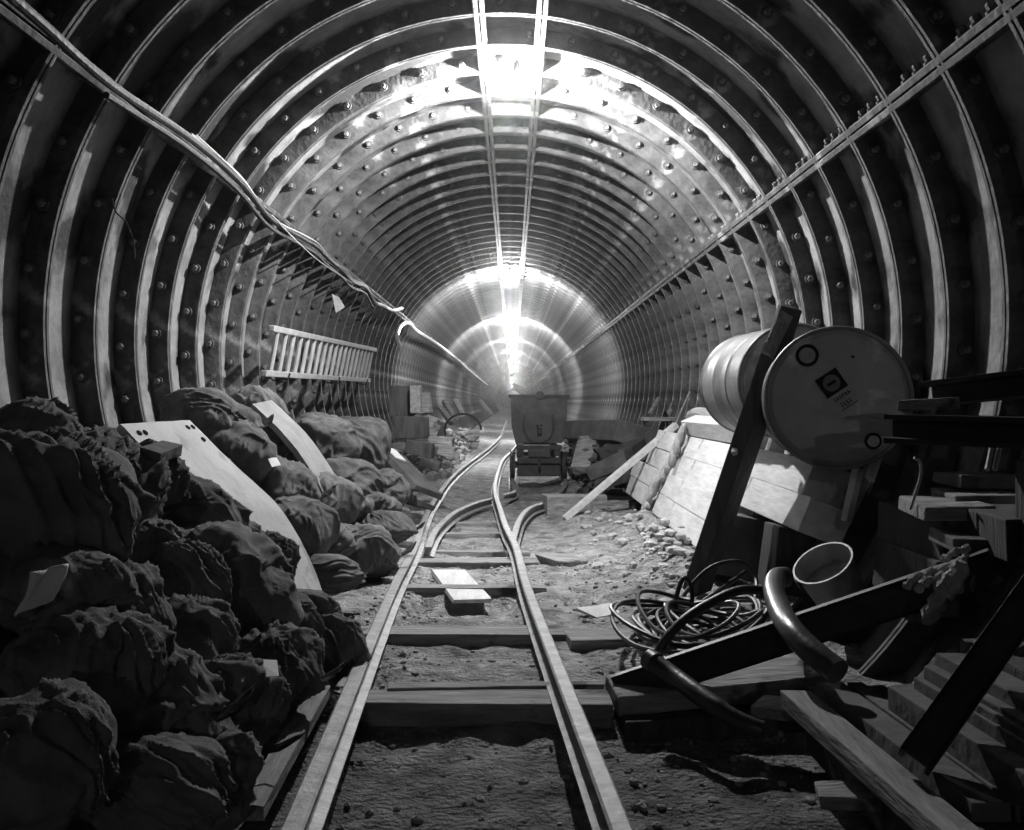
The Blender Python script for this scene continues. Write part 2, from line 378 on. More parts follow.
sleeper('wooden_sleeper', 385, 606, 688, .05, .06, 'woodx', 'thin splintered timber strip behind the nearest sleeper', .012, .05, seed=2)
sleeper('wooden_sleeper', 352, 570, 635, .12, .20, 'woodx', 'broad timber sleeper with dark front, second from the viewer', seed=3)
sleeper('wooden_sleeper', 568, 636, 641, .12, .24, 'woodx', 'squared timber end lying outside the right rail', .0, .02, seed=4)
sleeper('steel_sleeper', 381, 546, 587, .05, .09, 'woodx', 'thin pale sleeper over the scoured hole in the ballast', seed=5)
sleeper('wooden_sleeper', 389, 538, 562, .09, .16, 'woodx', 'dirty sleeper just beyond the scoured hole', seed=6)
sleeper('steel_sleeper', 398, 530, 552, .06, .12, 'woodx', 'narrow sleeper at the tip of the siding rails', seed=7)
sleeper('steel_sleeper', 432, 508, 534, .06, .12, 'woodx', 'narrow sleeper between the siding rails, nearer one', seed=8)
sleeper('steel_sleeper', 446, 502, 523, .06, .12, 'woodx', 'narrow sleeper between the siding rails, farther one', seed=9)
def gp(u, v, dz=0):
    Y = 5.0
    for _ in range(30): Y = F*(H-(zbase(Y)+dz))/(v-CY)
    return P(u, v, Y)
a, b = gp(448, 571, .03), gp(472, 601, -.0)
MB().beam(a, b, .2, .02, 0, .003, .006, 3).build('loose_board', 'wood', None, 'pale loose board lying between the rails under the thin sleeper', 'board')
a, b = gp(400, 510, .04), gp(406, 545, .04)
MB().beam(a, b, .16, .05, 0, .004, .006, 4).build('loose_board', 'woody', None, 'short grey board lying left of the left rail beyond the sandbags', 'board')
a, b = gp(586, 614, .02), gp(622, 607, .02)
MB().beam(a, b, .16, .015, .05, .003, .01, 5).build('loose_board', 'wood', None, 'small flat board on the ground right of the right rail', 'board')
a, b = gp(548, 562, .03), gp(575, 560, .03)
MB().beam(a, b, .3, .05, 0, .01, .02, 6).build('loose_board', 'woodx', None, 'half buried board on the bright ground right of the track', 'board')

# ------------------------------------------------------------------ sandbags
def bag_mesh(sx, sy, sz, seed, neck, mtx, parent, m='burlap', fa=1.0):
    rnd = random.Random(seed); n = 36; t = bmesh.new()
    bmesh.ops.create_cube(t, size=2); bmesh.ops.subdivide_edges(t, edges=list(t.edges), cuts=n-1, use_grid_fill=True)
    off = Vector((rnd.uniform(-50, 50), rnd.uniform(-50, 50), rnd.uniform(-50, 50))); ph = rnd.uniform(0, 6)
    ridge = Vector((rnd.uniform(-1, 1), rnd.uniform(-1, 1), rnd.uniform(-.4, .4))).normalized(); rid2 = ridge.cross(Vector((rnd.uniform(-.4, .4), .3, 1))).normalized()
    for v in t.verts:
        d = v.co.normalized(); e = 2.3
        s = (abs(d.x)**e+abs(d.y)**e+abs(d.z)**e)**(-1/e); p = d*s*1.04
        lump = .22*noise.noise(p*1.1+off)+.05*noise.noise(p*2.4+off)
        q = p+.30*noise.noise_vector(p*1.1+off); u1 = q.dot(ridge); u2 = q.dot(rid2)
        w1 = noise.noise(Vector((u1*3.6, u2*.9, q.z*.5))+off); w2 = noise.noise(Vector((u2*5.5, u1*1.1, q.x*.6))-off)
        msk = max(0, min(1, .5+1.6*noise.noise(p*1.6-off)))
        w3 = noise.noise(Vector((u1*8.5, u2*2.2, q.z*1.5))+off*2)
        fold = fa*(.026*(1-msk)*max(0, 1-abs(w3)*2.6)**2) + fa*.105*max(0, 1-abs(w1)*2.6)**2 + fa*.075*msk*max(0, 1-abs(w2)*2.8)**2 - .05
        g = 0
        if neck:
            k = max(0, (d.x-.25)/.75)
            fi = math.atan2(p.z, p.y)
            g = -.34*k**1.6 + .05*k*math.sin(fi*9+ph+3*noise.noise(p*2+off))
        fine = .010*noise.noise(p*8+off)+.006*noise.noise(p*18+off)
        r = 1+lump+fold+fine
        p = p*r
        if neck: p = Vector((p.x*(1+.12*max(0, d.x)), p.y*(1+g), p.z*(1+g)))
        if p.z < 0: p.z *= .86
        v.co = Vector((p.x*sx/2, p.y*sy/2, p.z*sz/2))
    t.verts.index_update()
    mb = MB(); mb.raw([mtx @ v.co for v in t.verts], [[v.index for v in f.verts] for f in t.faces], True); t.free()
    b = mb.build('sack', m, parent, sharp=0)
    if neck:
        nm = MB(); prof = []; vs = []; fs = []; N = 36; K = 7
        for i in range(K):
            f = i/(K-1); rr = .11+.20*f**1.5; xx = .53+.16*f
            for j in range(N):
                a = 2*math.pi*j/N; w = 1+.35*(.3+f)*math.sin(a*7+ph)*.6+.25*noise.noise(Vector((math.cos(a)*2, math.sin(a)*2, f*2))+off)
                vs.append(mtx @ Vector(((xx+.04*f*noise.noise(Vector((a, f, ph))*2))*sx, rr*w*sy, rr*w*sz*.8)))
        for i in range(K-1):
            for j in range(N): fs.append((i*N+j, i*N+(j+1) % N, (i+1)*N+(j+1) % N, (i+1)*N+j))
        vs.append(mtx @ Vector((.55*sx, 0, 0))); fs += [((K-1)*N+j, (K-1)*N+(j+1) % N, len(vs)-1) for j in range(N)]
        nm.raw(vs, fs, True).build('sack_mouth', m, b, sharp=0)
    return b
def slope_pt(u, v, push=0.0):
    a, b = (u-CX)/F, (v-CY)/F
    Y = (H+.636-push)/(b-1.06*a); return P(u, v, Y)
BAGS = [
 # u, v, w, h, yaw, pitch, neck, group, label
 (28, 448, 84, 78, 10, -10, 0, 'n', 'squat sack at the top of the near heap against the dark left wall'),
 (48, 518, 140, 136, 20, 0, 0, 'n', 'biggest smooth sack of the near heap, bulging at the frame edge above the pale rag'),
 (98, 490, 96, 96, -30, 15, 0, 'n', 'sack leaning behind the biggest one, below the second lit rib'),
 (133, 490, 58, 82, -60, 40, 1, 'n', 'upright sack with gathered mouth in front of the pale plate corner'),
 (186, 518, 100, 60, 15, 12, 0, 'n', 'flat sack lying over the lower part of the pale plate'),
 (140, 548, 66, 50, 5, 0, 0, 'n', 'small crumpled sack tucked under the upright sack'),
 (176, 590, 80, 86, 40, -10, 0, 'n', 'rounded sack in the middle of the near heap beside the long sloping sack'),
 (222, 590, 120, 92, -18, 28, 0, 'n', 'long sack sloping down right in the middle of the near heap'),
 (228, 545, 66, 44, 10, 10, 0, 'n', 'small sack bunched above the long sloping sack'),
 (262, 572, 44, 66, -50, 20, 0, 'n', 'sack pressed to the right edge of the pale plate'),
 (106, 612, 96, 80, 60, 0, 0, 'n', 'sack in deep shade below the biggest sack'),
 (182, 645, 80, 80, -20, 20, 1, 'n', 'sack with torn flapping mouth below the middle of the near heap'),
 (86, 668, 134, 92, 15, 0, 0, 'n', 'broad sack low at the frame edge below the pale rag'),
 (142, 704, 116, 96, -25, 15, 1, 'n', 'sack with knotted end low in the near heap'),
 (222, 718, 78, 96, -50, 45, 1, 'n', 'limp sack with long fanned folds near the rails'),
 (156, 788, 120, 84, 20, 0, 0, 'n', 'lowest sack of the near heap at the bottom of the picture'),
 (44, 765, 120, 120, 45, 0, 0, 'n', 'dark sack in the lower corner of the near heap'),
 (270, 668, 78, 76, -35, 20, 1, 'n', 'sack holding the small white card near the left rail'),
 (326, 648, 64, 56, 30, 5, 0, 'n', 'sack at the toe of the near heap touching the left rail'),
 (302, 612, 66, 36, 0, 8, 0, 'n', 'flattened sack at the foot of the pale plate'),
 (286, 630, 50, 62, -40, 20, 0, 'n', 'sack wedged between the long sloping sack and the heap toe'),
 (206, 776, 84, 92, 40, 0, 0, 'n', 'sack in black shade beside the rough flat bar'),
 (60, 590, 110, 80, 40, 0, 0, 'n', 'sack under the biggest sack, mostly hidden behind the pale rag'),
 (208, 422, 74, 52, 8, 12, 1, 'm', 'topmost sack of the middle heap, mouth frayed, above the pale plate'),
 (256, 414, 46, 46, -40, 30, 0, 'm', 'round sack on top of the middle heap before the dull plate'),
 (232, 452, 72, 58, -20, 22, 0, 'm', 'smooth plump sack resting over the edge of the pale plate'),
 (268, 442, 40, 42, -60, 30, 1, 'm', 'crumpled sack just above the bright card of the middle heap'),
 (276, 490, 64, 54, -15, 18, 1, 'm', 'wrinkled sack just below the bright card of the middle heap'),
 (298, 530, 64, 58, -25, 20, 0, 'm', 'deeply creased sack by the lower right edge of the pale plate'),
 (322, 508, 58, 62, -40, 25, 0, 'm', 'sack with a dark hollow side in the middle heap'),
 (352, 515, 44, 44, 20, 0, 0, 'm', 'small sack at the foot of the dull plate'),
 (332, 542, 44, 32, 0, 0, 0, 'm', 'low sack squeezed under the sack with the hollow side'),
 (362, 552, 60, 46, -20, 10, 1, 'm', 'sack at the front toe of the middle heap on the open ground'),
 (328, 574, 56, 34, 0, 5, 1, 'm', 'flat wrinkled sack spread on the ground right of the plate foot'),
 (372, 534, 32, 28, 30, 0, 0, 'm', 'tiny sack behind the front toe of the middle heap'),
 (292, 468, 40, 44, -40, 20, 0, 'm', 'sack with the bright card leaning on it'),
 (322, 446, 60, 50, -10, 15, 0, 'f', 'dark sack at the top of the far heap next to the dull plate'),
 (356, 446, 58, 52, 20, 10, 0, 'f', 'dome shaped sack at the top of the far heap'),
 (350, 482, 54, 42, -25, 15, 1, 'f', 'pleated sack in the middle of the far heap'),
 (372, 506, 50, 30, -15, 10, 0, 'f', 'low sack on the near side of the far heap'),
 (388, 490, 38, 34, 20, 0, 0, 'f', 'sack in front of the leaning slab with white end'),
 (386, 528, 44, 28, -20, 8, 1, 'f', 'flat sack at the toe of the far heap near the short grey board'),
]
GN = {'n': 'sacks of the near heap', 'm': 'sacks of the middle heap', 'f': 'sacks of the far heap'}
for i, (u, v, w, h, yw, pt, nk, g, lb) in enumerate(BAGS):
    c = slope_pt(u, v, {'n': .03, 'm': -.17, 'f': .0}[g]); s = c.y/F; sx, sz = w*s*1.12, h*s*1.12; sy = .5*(sx+sz)*1.15
    c.z = max(c.z, gz(c.x, c.y)+sz*.38)
    t = thing('sandbag', (c.x, c.y, c.z-sz*.43), lb, 'sandbag', GN[g])
    mtx = Matrix.Translation(c) @ Matrix.Rotation(R_(yw*.6), 4, 'Z') @ Matrix.Rotation(R_(pt), 4, 'Y')
    bag_mesh(sx, sy, sz, i*7+3, nk, mtx, t, {'n': 'burlap', 'm': 'burlap2', 'f': 'burlap3'}[g], 1.25 if g == 'n' else .9)
# earth bank under the sacks
def heap():
    ys = [.9+.12*i for i in range(90)]; ts = [i/16 for i in range(17)]; vs = []; fs = []
    for y in ys:
        top = lerp([(.9, .75), (5.5, .68), (7.5, .5), (10, .28), (11.6, .0)], y)
        for k_ in ts:
            x = lerp([(6, -.86), (8.5, -1.02)], y)-k_*.95; z = -.12+(top+.12)*min(1, k_*1.9)+.05*fbm(x*3, y*3, 5)
            x = max(x, AX-math.sqrt(max(.01, RI**2-(AZ-z)**2))+.01)
            vs.append((x, y, z))
    n = 17
    for j in range(len(ys)-1):
        for i in range(16): fs.append((j*n+i, j*n+i+1, (j+1)*n+i+1, (j+1)*n+i))
    MB().raw(vs, fs, True).build('spoil_heap', 'heap', None, 'dark spoil bank beneath the sacks along the left wall', 'spoil', None, 'stuff', sharp=0)
heap()

# ------------------------------------------------------------------ spare lining plates leaning on the sacks
def segment(pts_near, pts_far, m, label, holes):
    t = thing('tunnel_segment', (pts_near[-1].x, (pts_near[-1].y+pts_far[-1].y)/2, pts_near[-1].z), label, 'iron plate', 'spare lining plates')
    A, B = crom(pts_near, 6), crom(pts_far, 6); n = len(A); vs = []; fs = []; K = 9
    for i in range(n):
        d = (A[min(i+1, n-1)]-A[max(i-1, 0)]); nrm = d.cross(B[i]-A[i]).normalized()
        if nrm.z < 0: nrm = -nrm
        for j in range(K): vs.append(A[i].lerp(B[i], j/(K-1))+nrm*.004*fbm(i*.4, j*.4))
        for j in range(K): vs.append(A[i].lerp(B[i], j/(K-1))-nrm*.03)
    r = 2*K
    for i in range(n-1):
        for j in range(K-1):
            fs += [(i*r+j, i*r+j+1, (i+1)*r+j+1, (i+1)*r+j), (i*r+K+j, (i+1)*r+K+j, (i+1)*r+K+j+1, i*r+K+j+1)]
        fs += [(i*r, (i+1)*r, (i+1)*r+K, i*r+K), (i*r+K-1, i*r+2*K-1, (i+1)*r+2*K-1, (i+1)*r+K-1)]
    for e in (0, n-1): fs += [(e*r+j, e*r+K+j, e*r+K+j+1, e*r+j+1) for j in range(K-1)]
    o = MB().raw(vs, fs, True).build('plate', m, t, sharp=40)
    d = (A[1]-A[0]).normalized(); w = (B[0]-A[0]).normalized(); nrm = d.cross(w); nrm = nrm if nrm.z > 0 else -nrm
    W_ = (B[0]-A[0]).length
    for fx, fy in holes:
        c = A[0]+w*W_*fx+d*fy+nrm*.003
        MB().tube([c-nrm*.004, c+nrm*.0004], .012, 10).build('bolt_hole', 'ink', o)
    return t
pn = [P(120, 424, 3.75), P(158, 462, 3.75), P(205, 515, 3.76), P(250, 570, 3.76), P(288, 625, 3.72)]
pf = [P(190, 420, 4.25), P(236, 466, 4.25), P(280, 508, 4.25), P(308, 555, 4.22), P(327, 604, 4.18)]
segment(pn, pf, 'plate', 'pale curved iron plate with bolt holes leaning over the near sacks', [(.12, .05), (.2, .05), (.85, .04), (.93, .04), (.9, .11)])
pn = [P(252, 404, 5.75), P(282, 432, 5.72), P(312, 472, 5.7), P(336, 520, 5.65)]
pf = [P(272, 400, 6.2), P(305, 432, 6.15), P(332, 470, 6.1), P(358, 516, 6.05)]
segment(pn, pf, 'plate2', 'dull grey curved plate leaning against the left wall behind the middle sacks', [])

# papers, cards, rag
def sheet(px, Y, name, label, cat, m='paper', thick=.002):
    a = [P(u, v, Y+dy) for u, v, dy in px]; n = len(a)
    nrm = (a[1]-a[0]).cross(a[2]-a[0]).normalized()*thick
    MB().raw([p for p in a]+[p+nrm for p in a], [tuple(range(n)), tuple(range(n, 2*n))[::-1]]+[(i, (i+1) % n, n+(i+1) % n, n+i) for i in range(n)]).build(name, m, None, label, cat)
bpy.context.view_layer.update()
def hit(u, v):                                          # distance along Y of the surface already built there
    d = (P(u, v, 1)-Vector((0, 0, H))).normalized()
    ok, loc = SC.ray_cast(bpy.context.view_layer.depsgraph, Vector((0, 0, H)), d)[:2]
    return loc.y if ok else 4.0
y0_, y1_ = hit(150, 456)-.02, hit(172, 452)-.02
MB().beam(P(150, 454, y0_), P(172, 448, y1_), .07, .03, .3, .003, .006, 8).build('wood_offcut', 'block', None, 'dark wood offcut lying on the top of the pale plate', 'offcut')
y = hit(268, 668)-.05
sheet([(257, 659, .05), (277, 660, .06), (279, 676, -.01), (258, 677, -.02)], y, 'paper_card', 'small white card tucked in a sack near the left rail', 'card')
y = hit(273, 461)-.05
sheet([(266, 454, .06), (274, 453, .10), (281, 465, .02), (272, 467, -.02)], y, 'paper_card', 'bright white card on the middle heap of sacks', 'card')
sheet([(391, 482, 0), (400, 482, 0), (400, 486, 0), (391, 486, 0)], 8.3, 'paper_card', 'tiny white label in front of the leaning slab', 'card')
sheet([(332, 294, 0), (339, 297, .06), (345, 307, .06), (336, 313, 0)], 9.0, 'paper_notice', 'small pale notice stuck on the left wall above the ladder', 'notice', 'canvas')
mb = MB(); vs = []; fs = []; yr = hit(40, 590)-.05
for i in range(12):
    for j in range(8):
        f, g = i/11, j/7
        p = P(30+26*f, 573+29*g-5*f, yr); p.x += .008*math.sin(f*7+g*3); p.y += .05*f-.06*g-.02*math.sin(f*6)*g; p.z -= .02*(1-f)*g
        vs.append(p)
for i in range(11):
    for j in range(7): fs.append((i*8+j, i*8+j+1, (i+1)*8+j+1, (i+1)*8+j))
o = mb.raw(vs, fs, True).build('rag', 'paper', None, 'pale rag hanging out below the biggest sack', 'rag', sharp=0)
sm = o.modifiers.new('thick', 'SOLIDIFY'); sm.thickness = .004

# ------------------------------------------------------------------ ladder on the left wall
ta, tb, ba, bb = Vector((-1.60, 6.95, 1.41)), Vector((-1.60, 12.2, 1.53)), Vector((-1.645, 6.92, 1.11)), Vector((-1.645, 12.0, 1.17))
t = thing('ladder', ba, 'long pale wooden ladder hung sideways on the left wall', 'ladder')
MB().beam(ta, tb, .04, .04, R_(8)).build('side_rail', 'ladder', t); MB().beam(ba, bb, .04, .04, R_(8)).build('side_rail', 'ladder', t)
for i in range(19):
    f = (i+.7)/19.4
    MB().tube([ta.lerp(tb, f), ba.lerp(bb, f)], .017, 8).build('rung', 'ladder', t)
for f in (.12, .55, .92):
    p = ba.lerp(bb, f); b = MB().tube([(-1.79, p.y, p.z+.05), (-1.72, p.y, p.z-.04), (-1.62, p.y, p.z-.055), (-1.6, p.y, p.z+.01)], .008, 6).build('wall_hook', 'dsteel', t)

# ------------------------------------------------------------------ mine tub
YT = 12.0; tx = (539-CX)/F*YT
t = thing('mine_tub', (tx, YT+.7, .02), 'dark steel mine tub on rail wheels standing on the siding', 'mine cart')
def uz(v, Y=YT): return H-(v-CY)/F*Y
z0, z1, zb = uz(443), uz(396), uz(426)
def tub_body():
    mb = MB(); L = 1.35; prof = [(-.27, z0), (.27, z0), (.315, zb), (.325, z1), (-.325, z1), (-.315, zb)]
    vs = []; n = 6
    for y in (YT, YT+L): vs += [(tx+x, y, z) for x, z in prof]
    inner = [(-.25, z0+.03), (.25, z0+.03), (.295, zb), (.303, z1), (-.303, z1), (-.295, zb)]
    for y in (YT+.02, YT+L-.02): vs += [(tx+x, y, z) for x, z in inner]
    fs = [(0, 1, 2, 3, 4, 5), (11, 10, 9, 8, 7, 6), (0, 6, 7, 1), (1, 7, 8, 2), (2, 8, 9, 3), (5, 11, 6, 0), (4, 10, 11, 5)]
    fs += [(12, 17, 16, 15, 14, 13), (18, 19, 20, 21, 22, 23), (12, 13, 19, 18), (13, 14, 20, 19), (14, 15, 21, 20), (17, 12, 18, 23), (16, 17, 23, 22)]
    fs += [(3, 15, 16, 4), (9, 10, 22, 21), (3, 9, 21, 15), (4, 16, 22, 10)]
    return mb.raw(vs, fs)
body = tub_body().build('body', 'tub', t)
rm = MB(); L = 1.35
for a, b in (((-.33, 0), (.33, 0)), ((-.33, L), (.33, L)), ((-.33, 0), (-.33, L)), ((.33, 0), (.33, L))):
    rm.beam((tx+a[0], YT+a[1], z1), (tx+b[0], YT+b[1], z1), .04, .035, 0, .004, 0)
rm.build('rim', 'tubd', body)
MB().lathe([(0, -.03), (.045, -.03), (.05, -.02), (.05, .03), (0, .03)], 20, Matrix.Translation((tx+.01, YT, z1+.01))).build('tipping_lug', 'tubd', body)
hp = [(-.165, uz(415)), (-.175, uz(427)), (-.15, uz(434)), (-.10, uz(440)), (0, uz(442.3)), (.10, uz(440)), (.15, uz(434)), (.165, uz(427)), (.155, uz(415))]
MB().tube(crom([(tx+x, YT-.006, z) for x, z in hp], 5), .014, 8).build('hoop_rib', 'tubd', body)
mk = MB()                                               # worn painted marks on the end plate
for x, z, w, h in ((-.022, .255, .028, .028), (.022, .262, .03, .02), (-.005, .225, .05, .016), (-.018, .19, .016, .06), (.016, .19, .018, .05), (0, .155, .05, .035)):
    mk.box(Matrix.Translation((tx+.005+x, YT-.002, z0+z-.06)), (w, .004, h), 0)
mk.build('painted_mark', 'ink', body)
fr = MB()
for sx in (-.21, .21): fr.box(Matrix.Translation((tx+sx, YT+.68, z0-.10)), (.07, 1.42, .10))
for yy in (-.02, 1.36): fr.box(Matrix.Translation((tx, YT+yy, z0-.05)), (.52, .05, .05)); fr.box(Matrix.Translation((tx, YT+yy, z0-.2)), (.50, .06, .07))
fr.box(Matrix.Translation((tx, YT+.02, .15)), (.50, .05, .17), .01); fr.box(Matrix.Translation((tx, YT+.65, .16)), (.44, 1.0, .16), .02)
frame_o = fr.build('underframe', 'tubd', t)
MB().box(Matrix.Translation((tx, YT-.05, z0-.115)), (.26, .07, .10), .02).build('buffer', 'tub', frame_o)
MB().tube(crom([(tx-.0, YT-.06, z0-.2), (tx, YT-.12, z0-.22), (tx, YT-.13, z0-.27), (tx, YT-.07, z0-.28)], 5), .014, 8).build('coupling_hook', 'tubd', frame_o)
for yy in (.3, 1.0):
    ax = MB().tube([(tx-.34, YT+yy, .165), (tx+.34, YT+yy, .165)], .022, 10).build('axle', 'tubd', t)
    for sx in (-1, 1):
        m0 = Matrix.Translation((tx+sx*.305, YT+yy, .165)) @ Matrix.Rotation(R_(90), 4, 'Z')
        MB().lathe([(0, -.035), (.035, -.035), (.04, -.02), (.12, -.02), (.14, -.03), (.145, .015), (.165, .018), (.165, .03), (.04, .03), (0, .03)], 28, m0).build('wheel', 'tubd', ax)

# ------------------------------------------------------------------ stacked timbers on the right
XB, ZB, ZT = 1.09, .07, .67
def face(f, Y): return Vector((XB+.38*(ZT-ZB)*f, Y, ZB+(ZT-ZB)*f))
tilt = math.atan(.38)
LVL = ['lowest', 'second', 'third', 'top']
SEG = {0: [(5.75, 7.95), (8.03, 9.75)], 1: [(5.7, 7.93), (8.0, 9.9)], 2: [(4.42, 5.9), (5.94, 7.75), (7.95, 9.45)], 3: [(4.55, 5.97), (6.02, 7.72), (7.9, 9.4)]}
WHERE = {2: ['near run of the pile, beside the rope', 'far run of the pile, beyond the rope'], 3: ['near end under the drums', 'middle of the pile behind the leaning post', 'far run of the pile, beyond the rope']}
for r in range(4):
    for q, (ya, yb) in enumerate(SEG[r]):
        f = (r+.5)/4; th = .16 if r < 2 else .2
        c0, c1 = face(f, ya), face(f, yb); nin = Vector((math.cos(tilt), 0, -math.sin(tilt)))
        out = -.035 if r < 2 else 0
        c0 += nin*(th/2+out); c1 += nin*(th/2+out)
        mtx = frame(c0, c1) ; mtx = Matrix.Translation((c0+c1)/2) @ Matrix.Rotation(tilt, 4, 'Y')
        MB().box(mtx, (th, yb-ya, .158), .006, .005, r*10+q).build('timber_baulk', 'wood', None, 'pale squared timber, %s course, %s' % (LVL[r], WHERE[len(SEG[r])][q]), 'timber', 'timbers stacked along the right wall')
for yy in (6.1, 7.6, 8.3, 9.4):
    MB().beam((1.06, yy, -.02), (1.35, yy, .02), .12, .10, 0, .006, .004, int(yy*10)).build('timber_bearer', 'woodd', None, 'dark bearer under the pale timber pile, %s' % {6.1: 'nearest of four', 7.6: 'just before the rope', 8.3: 'just beyond the rope', 9.4: 'farthest of four'}[yy], 'timber', 'bearers under the pile')
MB().beam((1.36, 7.95, .74), (1.40, 6.3, .74), .12, .12, R_(20), .006, .006, 33).build('timber_baulk', 'wood', None, 'short pale timber set back on top of the pile left of the drums', 'timber', 'timbers stacked along the right wall')
# dark blocks propping the near end
def dblock(px, Y, dep, label, seed, m='block', rot=0):
    (u0, v0), (u1, v1) = px; a, b = P(u0, v0, Y), P(u1, v1, Y)
    MB().box(Matrix.Translation(((a.x+b.x)/2, Y+dep/2, (a.z+b.z)/2)) @ Matrix.Rotation(R_(rot), 4, 'Y'), (abs(b.x-a.x), dep, abs(a.z-b.z)), .008, .008, seed).build('timber_block', m, None, label, 'timber', 'dark blocks on the right')
dblock(((716, 518), (774, 580)), 5.25, .3, 'dark square timber block standing behind the cable coil', 1, rot=12)
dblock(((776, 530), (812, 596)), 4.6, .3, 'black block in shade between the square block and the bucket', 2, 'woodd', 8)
# sacking rope draped over the pile
t = thing('sacking_strip', face(0, 8.0), 'twisted strip of pale sacking draped down the timber pile', 'sacking')
pth = [Vector((1.52, 7.85, .76)), face(1.02, 7.8)+Vector((-.03, 0, .05)), face(.75, 7.82)+Vector((-.05, 0, 0)), face(.5, 7.86)+Vector((-.06, 0, 0)), face(.3, 7.93)+Vector((-.09, 0, 0)), face(.05, 7.97)+Vector((-.09, 0, 0)), Vector((.99, 7.9, -.03)), Vector((.95, 7.6, -.05))]
pc = crom(pth, 8)
for q in range(3):
    MB().tube([p+Vector((.014*math.cos(i*.5+q*2.1), .035*math.sin(i*.5+q*2.1), .012*math.sin(i*.9+q))) for i, p in enumerate(pc)], [.024+.008*math.sin(i*.7+q*2) for i in range(len(pc))], 9).build('strand', 'canvas', t)
MB().tube(crom([(1.50, 8.2, .72), (1.42, 8.25, .80), (1.46, 8.0, .83), (1.53, 7.8, .76), (1.44, 7.95, .74)], 8), .05, 10).build('bundle', 'canvas', t)

# ------------------------------------------------------------------ oil drums
def drum(loc, yaw, pitch, rad, L, label, detail):
    t = thing('oil_drum', (loc[0], loc[1], loc[2]-rad), label, 'drum', 'oil drums on the timber pile')
    mtx = Matrix.Translation(loc) @ Matrix.Rotation(R_(yaw), 4, 'Z') @ Matrix.Rotation(R_(pitch), 4, 'X')
    prof = [(rad-.012, .012), (rad-.010, .0), (rad+.002, -.002), (rad+.006, .006), (rad+.004, .016), (rad-.004, .022), (rad-.004, L*.32)]
    for c in (L*.34, L*.66): prof += [(rad-.003, c-.016), (rad+.002, c-.006), (rad+.002, c+.006), (rad-.003, c+.016), (rad-.004, c+.025)]
    prof += [(rad-.004, L-.02), (rad+.006, L-.006), (rad, L), (rad-.012, L-.01), (0, L-.012)]
    MB().lathe(prof, 72, mtx).build('shell', 'drumside', t)
    lid = MB().lathe([(0, .014), (rad*.86, .012), (rad*.9, .009), (rad*.93, .014), (rad-.010, .014)], 72, mtx).build('drum_head', 'drum', t)
    def onlid(x, z, y=.010): return mtx @ Matrix.Translation((x, y, z))
    B = [(-.118, .172, .030), (.136, -.172, .022)] if detail else [(.05, .18, .03), (-.08, -.17, .022)]
    for x, z, r in B:
        b = MB().lathe([(r*1.55, .004), (r*1.45, -.004), (r*1.2, .001), (r*1.1, .001)], 24, onlid(x, z)).build('bung_ring', 'ink', lid)
        MB().lathe([(0, -.006), (r*.55, -.006), (r*.6, -.010), (r*.98, -.010), (r*1.05, .003)], 24, onlid(x, z)).build('bung', 'drum', lid)
    if detail:
        rr = Matrix.Rotation(R_(-34), 4, 'Y'); sq = onlid(-.024, .060, .0085) @ rr
        MB().box(sq, (.096, .003, .088), 0).build('logo_square', 'ink', lid)
        MB().lathe([(0, -.0035), (.034, -.0035), (.034, .001)], 28, sq).build('logo_emblem', 'emblem', lid)
        MB().box(sq @ Matrix.Translation((0, -.004, 0)), (.036, .003, .012), 0).build('logo_bar', 'ink', lid)
        tx_ = MB(); rnd = random.Random(4)
        for row, (zz, hh, n_, x0) in enumerate(((-.066, .016, 6, -.028), (-.096, .02, 4, -.016))):
            for k_ in range(n_):
                tx_.box(sq @ Matrix.Translation((x0+k_*.0125, .002, zz)), (.003, .002, hh), 0)
                tx_.box(sq @ Matrix.Translation((x0+k_*.0125+.003, .002, zz+hh*rnd.choice((-.4, 0, .4)))), (.006, .002, .003), 0)
        tx_.box(sq @ Matrix.Translation((.01, .002, -.115)), (.075, .002, .003), 0)
        tx_.build('lettering', 'ink', lid)
        MB().lathe([(0, 0), (.006, 0), (.006, .004)], 12, onlid(.058, .165)).build('vent_hole', 'ink', lid)
    return t
drum((1.304, 4.18, .936), -11, 0, .284, .80, 'front oil drum lying on the timber pile, its round head with bungs facing out', True)
drum((1.40, 5.15, 1.02), 2, 0, .286, .86, 'rear oil drum with lit side, half hidden behind the leaning post', False)
for i, (a, b) in enumerate(((P(735, 455, 4.75), P(747, 410, 4.9)), (P(846, 522, 4.3), P(858, 468, 4.35)), (P(870, 480, 4.2), P(882, 440, 4.3)))):
    MB().beam(a, b, .03, .035, 0, .004, .003, i).build('drum_chock', 'wood', None, ['pale wedge holding the rear drum behind the post', 'pale wedge below the front drum on the pile edge', 'thin pale batten right of the front drum'][i], 'wedge', 'wedges by the drums')

# ------------------------------------------------------------------ leaning post and pole
t = thing('leaning_post', (.90, 5.25, -.06), 'tall dark timber post leaning against the drums, top splintered', 'post')
p0, p1 = P(697, 590, 5.05), P(779, 345, 4.62)
MB().beam(p0, p1, .125, .08, R_(10), .006, .004, 1).build('shaft', 'woodd', t)
mtx = frame(p1, P(790, 309, 4.58)); L = (p1-P(790, 309, 4.58)).length
MB().beam(p1-(p1-p0).normalized()*.02, P(788, 308, 4.58), .10, .06, R_(10), .006, .012, 5).build('splintered_top', 'woodd', t)
MB().beam(P(768, 356, 4.52), P(784, 313, 4.50), .06, .025, R_(-25), .003, .014, 7).build('bare_wood', 'woody', t, 'pale torn wood')
t = MB().beam(P(564, 519, 8.9), P(676, 425, 9.3), .075, .05, 0, .008, .006, 3).build('leaning_pole', 'wood', None, 'pale slim pole leaning from the ground up against the far end of the timber pile', 'pole')
